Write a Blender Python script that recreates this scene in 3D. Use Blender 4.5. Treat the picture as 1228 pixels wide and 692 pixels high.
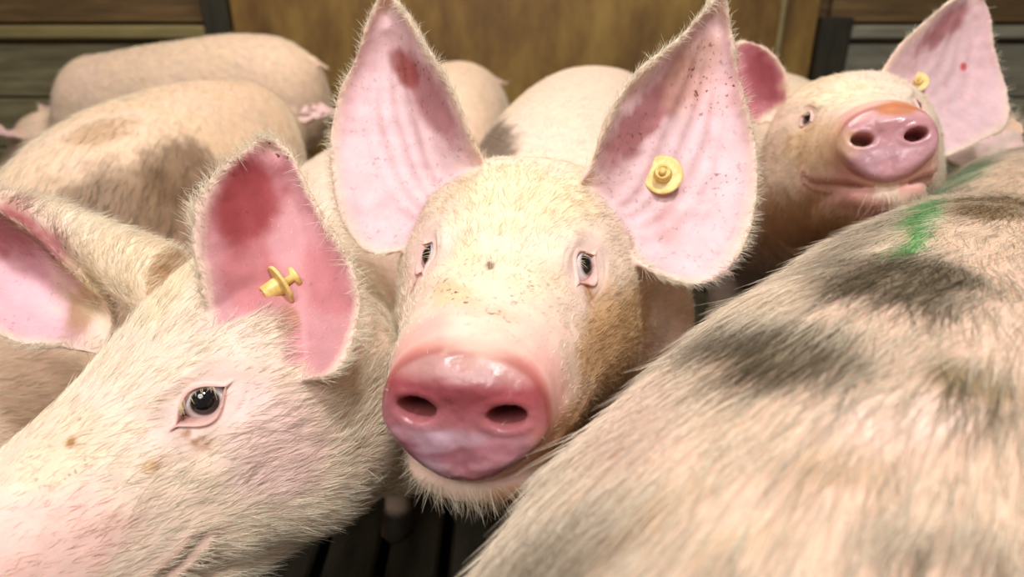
import bpy, bmesh, math, random, time
import numpy as np
from mathutils import Vector, Matrix, kdtree
from mathutils.bvhtree import BVHTree
T0 = time.time()
random.seed(3)
rng = np.random.default_rng(7)
for o in list(bpy.data.objects):
    bpy.data.objects.remove(o, do_unlink=True)
SC = bpy.context.scene
COL = SC.collection

# ------------------------------------------------------------------ camera
FPX = 819.0
CAM = np.array([0.0, 0.0, 0.84])
PITCH = math.radians(24)
CR = np.array([1.0, 0, 0])
CU = np.array([0, math.sin(PITCH), math.cos(PITCH)])
CF = np.array([0, math.cos(PITCH), -math.sin(PITCH)])
cd = bpy.data.cameras.new('camera')
cam = bpy.data.objects.new('camera', cd)
COL.objects.link(cam)
cd.sensor_width = 36
cd.lens = FPX / 1228 * 36
cd.clip_start = 0.01
cam.location = CAM
cam.rotation_euler = (math.pi / 2 - PITCH, 0, 0)
cd.dof.use_dof = True
cd.dof.focus_distance = 0.50
cd.dof.aperture_fstop = 5.2
SC.camera = cam

# ------------------------------------------------------------------ light
w = bpy.data.worlds.new('barn_air')
SC.world = w
w.use_nodes = True
w.node_tree.nodes['Background'].inputs[0].default_value = (1.0, 0.97, 0.92, 1)
w.node_tree.nodes['Background'].inputs[1].default_value = 0.13


def lamp(name, loc, target, size, power, col, spread=180):
    l = bpy.data.lights.new(name, 'AREA')
    l.shape = 'DISK'
    l.size = size
    l.energy = power
    l.color = col
    l.spread = math.radians(spread)
    o = bpy.data.objects.new(name, l)
    COL.objects.link(o)
    o.location = loc
    o.rotation_euler = (Vector(target) - Vector(loc)).to_track_quat('-Z', 'Y').to_euler()
    return o


# three lamps under the barn roof, all at ceiling height (2.6 m), above and behind the picture
lamp('barn_lamp_offscreen', (0.25, -0.35, 2.6), (0.05, 0.55, 0.6), 0.25, 24, (1, 0.99, 0.97))
lamp('pen_lamp_offscreen', (-0.5, -1.3, 2.6), (0, 0.6, 0.5), 1.2, 30, (1, 0.985, 0.97))
lamp('aisle_lamp_offscreen', (-0.3, 1.9, 2.6), (-0.1, 1.8, 0), 1.0, 22, (1, 0.9, 0.74))
vs = SC.view_settings
vs.view_transform = 'Standard'
vs.look = 'None'
vs.exposure = 0.62
vs.gamma = 1
vs.use_curve_mapping = False


# ------------------------------------------------------------------ helpers
def P(px, py, d):
    """pixel + depth (metres along the view axis) -> world point"""
    return CAM + d * (CF + (px - 614) / FPX * CR + (346 - py) / FPX * CU)


def project(X):
    r = X - CAM
    d = r @ CF
    d = np.where(d < 1e-3, 1e-3, d)
    return np.stack([614 + FPX * (r @ CR) / d, 346 - FPX * (r @ CU) / d], 1), d


def hx(s):
    c = np.array([int(s[i:i + 2], 16) / 255 for i in (0, 2, 4)])
    return np.where(c < 0.04045, c / 12.92, ((c + 0.055) / 1.055) ** 2.4)


def sstep(a, b, x):
    t = np.clip((x - a) / (b - a), 0, 1)
    return t * t * (3 - 2 * t)


def _hash(ix, iy, iz, seed):
    h = (ix * 374761393 + iy * 668265263 + iz * 2147483647 + seed * 974634211) & 0xFFFFFFFF
    h = ((h ^ (h >> 13)) * 1274126177) & 0xFFFFFFFF
    h = h ^ (h >> 16)
    return (h & 0xFFFF) / 65535.0


def noise(X, scale, seed=0):
    q = np.asarray(X) * scale
    f = np.floor(q)
    i = f.astype(np.int64)
    t = q - f
    t = t * t * (3 - 2 * t)
    out = 0
    for a in (0, 1):
        for b in (0, 1):
            for c in (0, 1):
                wgt = (t[:, 0] if a else 1 - t[:, 0]) * (t[:, 1] if b else 1 - t[:, 1]) * (t[:, 2] if c else 1 - t[:, 2])
                out = out + wgt * _hash(i[:, 0] + a, i[:, 1] + b, i[:, 2] + c, seed)
    return out * 2 - 1


def fbm(X, scale, seed=0, n=3):
    return sum(noise(X, scale * 2 ** k, seed + k) * 0.5 ** k for k in range(n)) / 1.6


def unit(v):
    v = np.asarray(v, float)
    return v / (np.linalg.norm(v, axis=-1, keepdims=True) + 1e-12)


def link(o, parent=None):
    COL.objects.link(o)
    if parent:
        o.parent = parent
    return o


def tag(o, label, cat, group=None, kind=None):
    if label:
        o['label'] = label
    if cat:
        o['category'] = cat
    if group:
        o['group'] = group
    if kind:
        o['kind'] = kind
    return o


def mesh_obj(name, V, F, mat=None, parent=None, smooth=True):
    me = bpy.data.meshes.new(name)
    me.from_pydata([tuple(v) for v in V], [], [tuple(f) for f in F])
    me.update()
    if smooth:
        me.polygons.foreach_set('use_smooth', [True] * len(me.polygons))
    o = bpy.data.objects.new(name, me)
    if mat:
        me.materials.append(mat)
    return link(o, parent)


# ------------------------------------------------------------------ materials
def new_mat(name):
    m = bpy.data.materials.new(name)
    m.use_nodes = True
    nt = m.node_tree
    return m, nt, nt.nodes['Principled BSDF']


def N(nt, typ, **kw):
    n = nt.nodes.new(typ)
    for k, v in kw.items():
        setattr(n, k, v)
    return n


def L(nt, a, b):
    nt.links.new(a, b)


def math_node(nt, op, a, b, clamp=False):
    n = N(nt, 'ShaderNodeMath', operation=op, use_clamp=clamp)
    for i, x in enumerate((a, b)):
        if hasattr(x, 'links'):
            L(nt, x, n.inputs[i])
        else:
            n.inputs[i].default_value = x
    return n.outputs[0]


def skin_material():
    m, nt, b = new_mat('pig_skin')
    at = N(nt, 'ShaderNodeAttribute', attribute_name='col')
    fx = N(nt, 'ShaderNodeAttribute', attribute_name='fx')
    sep = N(nt, 'ShaderNodeSeparateColor')
    L(nt, fx.outputs['Color'], sep.inputs[0])
    tc = N(nt, 'ShaderNodeTexCoord')
    n1 = N(nt, 'ShaderNodeTexNoise')
    n1.inputs['Scale'].default_value = 60
    n1.inputs['Detail'].default_value = 4
    L(nt, tc.outputs['Object'], n1.inputs['Vector'])
    mot = N(nt, 'ShaderNodeMapRange')
    mot.inputs['From Min'].default_value = 0.3
    mot.inputs['From Max'].default_value = 0.7
    mot.inputs['To Min'].default_value = 0.9
    mot.inputs['To Max'].default_value = 1.06
    L(nt, n1.outputs[0], mot.inputs[0])
    mul = N(nt, 'ShaderNodeMix', data_type='RGBA', blend_type='MULTIPLY')
    mul.inputs['Factor'].default_value = 1
    L(nt, at.outputs['Color'], mul.inputs['A'])
    L(nt, mot.outputs[0], mul.inputs['B'])
    # crusty specks of dirt
    n2 = N(nt, 'ShaderNodeTexNoise')
    n2.inputs['Scale'].default_value = 230
    n2.inputs['Detail'].default_value = 2
    L(nt, tc.outputs['Object'], n2.inputs['Vector'])
    sp = N(nt, 'ShaderNodeMapRange')
    sp.inputs['From Min'].default_value = 0.60
    sp.inputs['From Max'].default_value = 0.67
    L(nt, n2.outputs[0], sp.inputs[0])
    n4 = N(nt, 'ShaderNodeTexNoise')
    n4.inputs['Scale'].default_value = 45
    L(nt, tc.outputs['Object'], n4.inputs['Vector'])
    cl = N(nt, 'ShaderNodeMapRange')
    cl.inputs['From Min'].default_value = 0.36
    cl.inputs['From Max'].default_value = 0.60
    L(nt, n4.outputs[0], cl.inputs[0])
    dm = math_node(nt, 'MULTIPLY', math_node(nt, 'MULTIPLY', sp.outputs[0], cl.outputs[0]), sep.outputs[0], True)
    mix = N(nt, 'ShaderNodeMix', data_type='RGBA')
    L(nt, dm, mix.inputs['Factor'])
    L(nt, mul.outputs['Result'], mix.inputs['A'])
    mix.inputs['B'].default_value = (*hx('5e2c18'), 1)
    L(nt, mix.outputs['Result'], b.inputs['Base Color'])
    rr = N(nt, 'ShaderNodeMapRange')
    rr.inputs['To Min'].default_value = 0.6
    rr.inputs['To Max'].default_value = 0.16
    L(nt, sep.outputs[1], rr.inputs[0])
    L(nt, rr.outputs[0], b.inputs['Roughness'])
    b.inputs['Specular IOR Level'].default_value = 0.35
    b.inputs['Subsurface Weight'].default_value = 0.22
    b.inputs['Subsurface Radius'].default_value = (1.0, 0.35, 0.25)
    b.inputs['Subsurface Scale'].default_value = 0.004
    n3 = N(nt, 'ShaderNodeTexNoise')
    n3.inputs['Scale'].default_value = 420
    n3.inputs['Detail'].default_value = 3
    L(nt, tc.outputs['Object'], n3.inputs['Vector'])
    bp = N(nt, 'ShaderNodeBump')
    bp.inputs['Strength'].default_value = 0.22
    bp.inputs['Distance'].default_value = 0.0012
    L(nt, n3.outputs[0], bp.inputs['Height'])
    L(nt, bp.outputs[0], b.inputs['Normal'])
    return m


def hair_material():
    m, nt, b = new_mat('pig_bristle')
    at = N(nt, 'ShaderNodeAttribute', attribute_name='hcol')
    L(nt, at.outputs['Color'], b.inputs['Base Color'])
    b.inputs['Roughness'].default_value = 0.45
    b.inputs['Specular IOR Level'].default_value = 0.35
    tr = N(nt, 'ShaderNodeBsdfTranslucent')
    L(nt, at.outputs['Color'], tr.inputs[0])
    mx = N(nt, 'ShaderNodeMixShader')
    mx.inputs[0].default_value = 0.3
    L(nt, b.outputs[0], mx.inputs[1])
    L(nt, tr.outputs[0], mx.inputs[2])
    L(nt, mx.outputs[0], nt.nodes['Material Output'].inputs[0])
    return m


def eye_material():
    m, nt, b = new_mat('pig_eye')
    at = N(nt, 'ShaderNodeAttribute', attribute_name='col')
    L(nt, at.outputs['Color'], b.inputs['Base Color'])
    b.inputs['Roughness'].default_value = 0.04
    b.inputs['Coat Weight'].default_value = 0.6
    b.inputs['Coat Roughness'].default_value = 0.02
    return m


def stain_material(name, c1, c2, scale, stretch, rough=0.7, bump=0.3, c3=None):
    m, nt, b = new_mat(name)
    tc = N(nt, 'ShaderNodeTexCoord')
    mp = N(nt, 'ShaderNodeMapping')
    mp.inputs['Scale'].default_value = stretch
    L(nt, tc.outputs['Object'], mp.inputs[0])
    n = N(nt, 'ShaderNodeTexNoise')
    n.inputs['Scale'].default_value = scale
    n.inputs['Detail'].default_value = 7
    n.inputs['Roughness'].default_value = 0.65
    L(nt, mp.outputs[0], n.inputs['Vector'])
    r = N(nt, 'ShaderNodeValToRGB')
    r.color_ramp.elements[0].position = 0.32
    r.color_ramp.elements[0].color = (*hx(c1), 1)
    r.color_ramp.elements[1].position = 0.68
    r.color_ramp.elements[1].color = (*hx(c2), 1)
    if c3:
        e = r.color_ramp.elements.new(0.5)
        e.color = (*hx(c3), 1)
    L(nt, n.outputs[0], r.inputs[0])
    L(nt, r.outputs[0], b.inputs['Base Color'])
    b.inputs['Roughness'].default_value = rough
    bp = N(nt, 'ShaderNodeBump')
    bp.inputs['Strength'].default_value = bump
    bp.inputs['Distance'].default_value = 0.004
    L(nt, n.outputs[0], bp.inputs['Height'])
    L(nt, bp.outputs[0], b.inputs['Normal'])
    return m


SKIN = skin_material()
HAIR = hair_material()
EYE = eye_material()
M_TAG = stain_material('tag_plastic', 'c9a24c', 'efd68c', 120, (1, 1, 1), 0.45, 0.15)
M_SLAT = stain_material('wet_concrete', '26241c', '4a4636', 9, (3, 1, 3), 0.5, 0.5)
M_PIT = stain_material('slurry_pit', '0a0907', '15120d', 6, (1, 1, 1), 0.4)
M_PLANK = stain_material('weathered_plank', '625a42', '978c6a', 5, (0.6, 3, 6), 0.75, 0.4, '7c7254')
M_PLANKB = stain_material('brown_plank', '4e3c22', '806440', 5, (0.6, 3, 6), 0.75, 0.4, '664d2c')
M_RAIL = stain_material('galvanised_rail', '7a6d48', '96875a', 6, (0.6, 3, 3), 0.45, 0.2)
M_PANEL = stain_material('stained_panel', '5a3a1a', '9a7a3c', 3.2, (1.6, 1, 0.7), 0.6, 0.3, '7e5e2a')
M_GREY = stain_material('grey_plank', '6e6a5a', '9c9784', 5, (0.6, 3, 6), 0.6, 0.3)
M_POST = stain_material('dark_post', '1b1812', '36301f', 7, (3, 3, 0.6), 0.6, 0.3)

# ------------------------------------------------------------------ setting


def box(name, x0, x1, y0, y1, z0, z1, mat, parent=None, bev=0.004):
    bm = bmesh.new()
    bmesh.ops.create_cube(bm, size=1)
    for v in bm.verts:
        v.co = Vector((v.co.x * (x1 - x0), v.co.y * (y1 - y0), v.co.z * (z1 - z0)))
    if bev:
        bmesh.ops.bevel(bm, geom=bm.edges[:], offset=bev, segments=1, affect='EDGES')
    me = bpy.data.meshes.new(name)
    bm.to_mesh(me)
    bm.free()
    me.materials.append(mat)
    o = bpy.data.objects.new(name, me)
    o.location = ((x0 + x1) / 2, (y0 + y1) / 2, (z0 + z1) / 2)
    return link(o, parent)


WY = 2.95
fl = box('floor', -2.6, 2.6, -1.2, WY + 0.1, -0.42, -0.40, M_PIT, None, 0)
fl['kind'] = 'structure'
slat0 = None
for i in range(52):
    x = -2.6 + i * 0.1
    if slat0 is None:
        s = slat0 = box('slat', x, x + 0.082, -1.2, WY, -0.10, 0.0, M_SLAT, None, 0.006)
    else:
        s = slat0.copy()
        COL.objects.link(s)
        s.location.x = x + 0.041
    s.parent = fl
    s.matrix_parent_inverse = Matrix.Translation(-fl.location)
PLANKS_L = [(0.00, 0.19), (0.20, 0.40), (0.41, 0.618)]


def wall(name):
    e = bpy.data.objects.new(name, None)
    link(e)
    e['kind'] = 'structure'
    return e


wb = wall('wall_back')
XL, XR = -1.13, 1.26
for (x0, x1, m) in ((-2.6, XL - 0.02, M_PLANK), (XR + 0.03, 2.6, M_GREY)):
    for k, (a, b) in enumerate(PLANKS_L):
        box('plank', x0, x1, WY, WY + 0.04, a, b, m, wb)
    box('rail', x0, x1, WY - 0.05, WY + 0.02, 0.640, 0.690, M_RAIL if m is M_PLANK else M_GREY, wb, 0.008)
    box('plank', x0, x1, WY + 0.02, WY + 0.06, 0.70, 0.92, M_PLANKB, wb)
    box('plank', x0, x1, WY + 0.02, WY + 0.06, 0.93, 1.15, M_PLANKB, wb)
box('backing', -2.65, 2.65, WY + 0.07, WY + 0.10, 0, 2.2, M_PLANKB, wb, 0)
box('post', XL - 0.09, XL + 0.01, WY - 0.06, WY + 0.03, 0, 1.2, M_POST, wb)
box('post', XR - 0.03, XR + 0.09, WY - 0.06, WY + 0.03, 0, 0.72, M_POST, wb)
box('panel', XL + 0.012, XR - 0.038, WY - 0.02, WY + 0.02, 0.0, 1.2, M_PANEL, wb, 0.003)
mb = bmesh.new()
bmesh.ops.create_cone(mb, cap_ends=True, segments=16, radius1=0.012, radius2=0.012, depth=1.2,
                      matrix=Matrix.Translation((1.07, WY - 0.045, 0.6)))
me = bpy.data.meshes.new('upright_bar')
mb.to_mesh(me)
mb.free()
me.materials.append(M_RAIL)
link(bpy.data.objects.new('upright_bar', me), wb)
for nm, x in (('wall_left', -2.62), ('wall_right', 2.58)):
    ws = wall(nm)
    for a, b in PLANKS_L + [(0.63, 0.84)]:
        box('plank', x, x + 0.04, -1.2, WY, a, b, M_PLANK, ws)
    box('backing', x - 0.04 if x < 0 else x + 0.045, x - 0.005 if x < 0 else x + 0.08, -1.2, WY, 0, 1.2, M_PLANKB, ws, 0)


# ------------------------------------------------------------------ lofts
def catmull(A, n):
    """A: (k,m) control rows -> resampled rows, n per span"""
    A = np.asarray(A, float)
    k = len(A)
    out = []
    for i in range(k - 1):
        p0, p1, p2, p3 = A[max(i - 1, 0)], A[i], A[i + 1], A[min(i + 2, k - 1)]
        for t in np.arange(n) / n:
            out.append(0.5 * ((2 * p1) + (-p0 + p2) * t + (2 * p0 - 5 * p1 + 4 * p2 - p3) * t * t + (-p0 + 3 * p1 - 3 * p2 + p3) * t ** 3))
    out.append(A[-1])
    return np.array(out)


def loft(secs, n=6, seg=56):
    """secs rows: c(3) side(3) up(3) rx rt rb et eb skew"""
    S = catmull(secs, n)
    th = np.arange(seg) / seg * 2 * math.pi
    cs, sn = np.cos(th), np.sin(th)
    V = []
    for r in S:
        c, sd, up = r[0:3], unit(r[3:6]), unit(r[6:9])
        rx, rt, rb, et, eb, sk = r[9:15]
        e = np.where(sn > 0, et, eb)
        x = rx * np.sign(cs) * np.abs(cs) ** e * (1 - sk * sn)
        z = np.where(sn > 0, rt, rb) * np.sign(sn) * np.abs(sn) ** e
        V.append(c + x[:, None] * sd + z[:, None] * up)
    m = len(S)
    V = np.concatenate(V + [S[:1, :3], S[-1:, :3]])
    F = []
    for i in range(m - 1):
        for j in range(seg):
            k = (j + 1) % seg
            F.append((i * seg + j, i * seg + k, (i + 1) * seg + k, (i + 1) * seg + j))
    for j in range(seg):
        k = (j + 1) % seg
        F.append((m * seg, k, j))
        F.append((m * seg + 1, (m - 1) * seg + j, (m - 1) * seg + k))
    return V, F


HEAD = [  # x, ztop, zbot, rx, etop, ebot, skew
    (-.20, .055, -.205, .130, .95, .95, .03),
    (-.14, .078, -.182, .126, .85, .95, .08),
    (-.09, .082, -.166, .117, .80, .92, .09),
    (-.04, .068, -.152, .103, .80, .88, .10),
    (.00, .050, -.140, .089, .80, .86, .11),
    (.04, .028, -.131, .075, .85, .86, .11),
    (.08, .009, -.124, .067, .90, .86, .08),
    (.12, -.006, -.116, .0595, .90, .90, .04),
    (.146, -.013, -.111, .0525, .92, .98, .0),
    (.160, -.019, -.108, .0502, .92, 1.12, -.02),
    (.169, -.026, -.106, .0490, .92, 1.26, -.03),
    (.1755, -.034, -.101, .0460, .92, 1.28, -.03),
    (.1790, -.043, -.091, .0380, .95, 1.2, -.03),
    (.1795, -.056, -.060, .002, 1, 1, 0)]
JAW = [(-.06, -.08, -.158, .066, 1, 1, 0), (0, -.085, -.153, .064, 1, 1, 0), (.05, -.09, -.147, .059, 1, 1, 0),
       (.10, -.092, -.140, .051, 1, 1, 0), (.130, -.097, -.134, .043, 1, 1, 0), (.150, -.102, -.128, .030, 1, 1, 0),
       (.158, -.112, -.116, .002, 1, 1, 0)]
TRUNK = [  # body frame: x, ztop, zbot, rx, et, eb
    (-.605, .49, .43, .02, 1, 1), (-.592, .55, .37, .085, 1, 1), (-.545, .612, .31, .138, .95, 1), (-.46, .652, .265, .166, .92, .95),
    (-.32, .672, .24, .178, .9, .95), (-.12, .676, .225, .182, .9, .95), (.06, .670, .235, .176, .92, .95), (.19, .655, .26, .160, .95, .95)]


class Frame:
    def __init__(s, o, fw, left, scale=1.0):
        s.o = np.array(o, float)
        s.f = unit(fw)
        l = np.array(left, float)
        l = l - s.f * (l @ s.f)
        s.l = unit(l)
        s.u = np.cross(s.f, s.l)
        s.s = scale
        s.M = np.stack([s.f, s.l, s.u], 1)

    def w(s, p):
        return s.o + s.s * (np.asarray(p, float) @ s.M.T)

    def loc(s, X):
        return ((X - s.o) @ s.M) / s.s


def sec_rows(tab, fr):
    rows = []
    for r in tab:
        x, zt, zb, rx, et, eb = r[:6]
        sk = r[6] if len(r) > 6 else 0
        zc = (zt * 0.5 + zb * 0.5) if len(r) > 6 else zb + (zt - zb) * .5
        rows.append(np.concatenate([fr.w((x, 0, zc)), fr.l, fr.u, [rx * fr.s, (zt - zc) * fr.s, (zc - zb) * fr.s, et, eb, sk]]))
    return rows


def merge(parts):
    Vs, Fs, off = [], [], 0
    for V, F in parts:
        Vs.append(V)
        Fs += [tuple(i + off for i in f) for f in F]
        off += len(V)
    return np.concatenate(Vs), Fs


def polyline(pts, n):
    pts = np.asarray(pts, float)
    pts = catmull(pts, 8)
    d = np.concatenate([[0], np.cumsum(np.linalg.norm(np.diff(pts, axis=0), axis=1))])
    t = np.linspace(0, d[-1], n)
    return np.stack([np.interp(t, d, pts[:, k]) for k in range(pts.shape[1])], 1)


def ear_sheet(Lp, Rp, cup, nu=44, nv=56, fold=0.0, ridges=0.0, curl=0.0):
    """Lp, Rp: world polylines base->tip. cup: backwards bow (m) away from the open side"""
    A = polyline(Lp, nv)
    B = polyline(Rp, nv)
    u = np.linspace(0, 1, nu)
    G = A[:, None, :] * (1 - u)[None, :, None] + B[:, None, :] * u[None, :, None]
    # open side = towards the camera
    dv = np.gradient(G, axis=0)
    du = np.gradient(G, axis=1)
    n = unit(np.cross(du, dv))
    mid = G[nv // 3, nu // 2]
    if n[nv // 3, nu // 2] @ (CAM - mid) < 0:
        n = -n
    nm = unit(n[: nv * 2 // 3].mean((0, 1)))
    v = np.linspace(0, 1, nv)
    prof = (1 - (2 * u - 1) ** 2)[None, :] * (0.35 + 0.65 * np.sin(np.clip(v * 1.15, 0, 1) * math.pi) ** 0.7)[:, None]
    G = G - nm * (cup * prof)[..., None]
    if curl:  # rims roll slightly towards the open side
        rim = np.exp(-((1 - np.abs(2 * u - 1)) / 0.10) ** 2)
        G = G + nm * (curl * rim[None, :] * np.ones((nv, 1)))[..., None]
    if ridges:
        rd = np.zeros_like(prof)
        for k, (uc, wd, am) in enumerate(((.30, .035, 1), (.45, .03, .8), (.60, .035, 1), (.74, .03, .7))):
            cu = .5 + (uc - .5) * (0.45 + 0.9 * v)
            rd += am * np.exp(-((u[None, :] - cu[:, None]) / wd) ** 2) * (sstep(.02, .2, v) * (1 - sstep(.6, .95, v)))[:, None]
        G = G + nm * (ridges * rd)[..., None]
    return G, nm


def ear_solid(G, nm, t0=0.0085, t1=0.0042):
    nv, nu, _ = G.shape
    u = np.linspace(0, 1, nu)
    v = np.linspace(0, 1, nv)
    th = t1 + (t0 - t1) * ((1 - np.abs(2 * u - 1) ** 2)[None, :] * (1 - v[:, None] * 0.7))
    dv = np.gradient(G, axis=0)
    du = np.gradient(G, axis=1)
    n = unit(np.cross(du, dv))
    sg = np.sign((n * nm).sum(-1, keepdims=True))
    n = unit(n * np.where(sg == 0, 1, sg) + 0.3 * nm)
    a = (G).reshape(-1, 3)
    b = (G - n * th[..., None]).reshape(-1, 3)
    V = np.concatenate([a, b])
    m = nv * nu
    F = []
    for i in range(nv - 1):
        for j in range(nu - 1):
            p = i * nu + j
            F.append((p, p + 1, p + nu + 1, p + nu))
            F.append((m + p, m + p + nu, m + p + nu + 1, m + p + 1))
    for i in range(nv - 1):
        for j in (0, nu - 1):
            p = i * nu + j
            q = (p, p + nu, m + p + nu, m + p)
            F.append(q if j == 0 else q[::-1])
    for j in range(nu - 1):
        for i in (0, nv - 1):
            p = i * nu + j
            q = (p, m + p, m + p + 1, p + 1)
            F.append(q if i == 0 else q[::-1])
    return V, F


def remesh(V, F, vox, smooth_it):
    me = bpy.data.meshes.new('tmp')
    me.from_pydata(V.tolist(), [], F)
    bm = bmesh.new()
    bm.from_mesh(me)
    # each loft on its own is closed; make all normals point outwards
    bmesh.ops.recalc_face_normals(bm, faces=bm.faces[:])
    bm.to_mesh(me)
    bm.free()
    o = bpy.data.objects.new('tmp', me)
    COL.objects.link(o)
    r = o.modifiers.new('r', 'REMESH')
    r.mode = 'VOXEL'
    r.voxel_size = vox
    r.adaptivity = 0
    s = o.modifiers.new('s', 'SMOOTH')
    s.factor = 0.5
    s.iterations = smooth_it
    dg = bpy.context.evaluated_depsgraph_get()
    out = bpy.data.meshes.new_from_object(o.evaluated_get(dg))
    bpy.data.objects.remove(o)
    bpy.data.meshes.remove(me)
    n = len(out.vertices)
    co = np.empty(n * 3)
    out.vertices.foreach_get('co', co)
    co = co.reshape(-1, 3)
    fs = [tuple(p.vertices) for p in out.polygons]
    bpy.data.meshes.remove(out)
    return co, fs


def refine(V, F, centers, radius, cuts=1):
    """subdivide the faces around the given points"""
    bm = bmesh.new()
    me = bpy.data.meshes.new('tmp')
    me.from_pydata(V.tolist(), [], F)
    bm.from_mesh(me)
    bpy.data.meshes.remove(me)
    cs = [Vector(c) for c in centers]
    fs = [f for f in bm.faces if any((f.calc_center_median() - c).length < radius for c in cs)]
    es = list({e for f in fs for e in f.edges})
    bmesh.ops.subdivide_edges(bm, edges=es, cuts=cuts, use_grid_fill=True, smooth=0)
    bm.verts.ensure_lookup_table()
    V2 = np.array([v.co[:] for v in bm.verts])
    bm.verts.index_update()
    F2 = [tuple(v.index for v in f.verts) for f in bm.faces]
    bm.free()
    return V2, F2


def normals_of(V, F):
    me = bpy.data.meshes.new('tmp')
    me.from_pydata(V.tolist(), [], F)
    me.update()
    n = np.empty(len(V) * 3)
    me.vertex_normals.foreach_get('vector', n)
    bpy.data.meshes.remove(me)
    return n.reshape(-1, 3)


def blob(px, V, Nn, cx, cy, rx, ry, rot=0, soft=0.35, nz=0.35, seed=0, nscale=60, facing=True, depth=None):
    """mask of a mark on the coat, placed where it shows"""
    a = math.radians(rot)
    dx, dy = px[:, 0] - cx, px[:, 1] - cy
    x = (dx * math.cos(a) + dy * math.sin(a)) / rx
    y = (-dx * math.sin(a) + dy * math.cos(a)) / ry
    r = np.sqrt(x * x + y * y)
    near = r < 2.2
    m = np.zeros(len(V))
    if not near.any():
        return m
    rr = r[near] + nz * fbm(V[near], nscale, seed + 11)
    mm = 1 - sstep(1 - soft, 1 + soft, rr)
    if facing:
        toc = unit(CAM - V[near])
        mm = mm * sstep(-0.05, 0.15, (toc * Nn[near]).sum(1))
    if depth is not None:
        dd = (V[near] - CAM) @ CF
        mm = mm * (1 - sstep(depth[1], depth[1] + .02, np.abs(dd - depth[0])))
    m[near] = mm
    return m


def lerp(C, c, m):
    return C * (1 - m[:, None]) + np.asarray(c)[None, :] * m[:, None]


# ------------------------------------------------------------------ hair
def grow_hair(name, parent, V, F, Nn, dens, length, flow, hcol, count, lift=0.35, rad=0.00016, jit=0.28, seed=0, extra=None, curl=0.5):
    r = np.random.default_rng(seed)
    tri = []
    for f in F:
        for k in range(1, len(f) - 1):
            tri.append((f[0], f[k], f[k + 1]))
    tri = np.array(tri)
    a, b, c = V[tri[:, 0]], V[tri[:, 1]], V[tri[:, 2]]
    ar = np.linalg.norm(np.cross(b - a, c - a), axis=1) * dens[tri].mean(1)
    cum = np.cumsum(ar)
    ti = np.searchsorted(cum, r.random(count) * cum[-1])
    ti = np.clip(ti, 0, len(tri) - 1)
    s = np.sqrt(r.random(count))
    t = r.random(count)
    w3 = np.stack([1 - s, s * (1 - t), s * t], 1)
    T = tri[ti]

    def itp(A):
        return (A[T] * (w3 if A.ndim == 1 else w3[..., None])).sum(1)
    p = itp(V)
    n = unit(itp(Nn))
    fl = itp(flow)
    ln = itp(length) * (0.55 + 0.75 * r.random(count))
    hc = itp(hcol)
    cl = np.stack([fbm(p, 45, 31 + k, 2) for k in range(3)], 1) * 0.75
    fl = fl + cl * 0.4 + r.normal(0, jit, (count, 3))
    ft = unit(fl - n * (fl * n).sum(1, keepdims=True))
    lf = lift * (0.5 + r.random(count))[:, None]
    d0 = ft * np.cos(lf) + n * np.sin(lf)
    bend = ft * 0.25 - n * 0.22 * curl + np.array([0, 0, -0.12]) + r.normal(0, 0.10, (count, 3))
    tt = np.linspace(0, 1, 5)
    pts = (p - n * 0.0006)[:, None, :] + ln[:, None, None] * (d0[:, None, :] * tt[None, :, None] + bend[:, None, :] * (tt ** 2)[None, :, None])
    hc = hc * (0.62 + 0.5 * r.random(count))[:, None]
    rads = np.tile(rad * np.array([1.0, 0.95, 0.8, 0.55, 0.15]), (count, 1)) * (0.75 + 0.5 * r.random(count))[:, None]
    if extra is not None:
        ep, ec, er = extra
        pts = np.concatenate([pts, ep])
        hc = np.concatenate([hc, ec])
        rads = np.concatenate([rads, er])
    k = len(pts)
    cv = bpy.data.hair_curves.new(name)
    cv.add_curves([5] * k)
    cv.attributes['position'].data.foreach_set('vector', pts.reshape(-1).astype(np.float32))
    ra = cv.attributes.new('radius', 'FLOAT', 'POINT') if 'radius' not in cv.attributes else cv.attributes['radius']
    ra.data.foreach_set('value', rads.reshape(-1).astype(np.float32))
    ca = cv.attributes.new('hcol', 'FLOAT_COLOR', 'CURVE')
    ca.data.foreach_set('color', np.concatenate([np.clip(hc, 0, 1), np.ones((k, 1))], 1).reshape(-1).astype(np.float32))
    cv.materials.append(HAIR)
    o = bpy.data.objects.new(name, cv)
    link(o, parent)
    o['kind'] = 'stuff'
    o.matrix_parent_inverse = Matrix.Translation(-parent.location)
    return o


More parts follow.
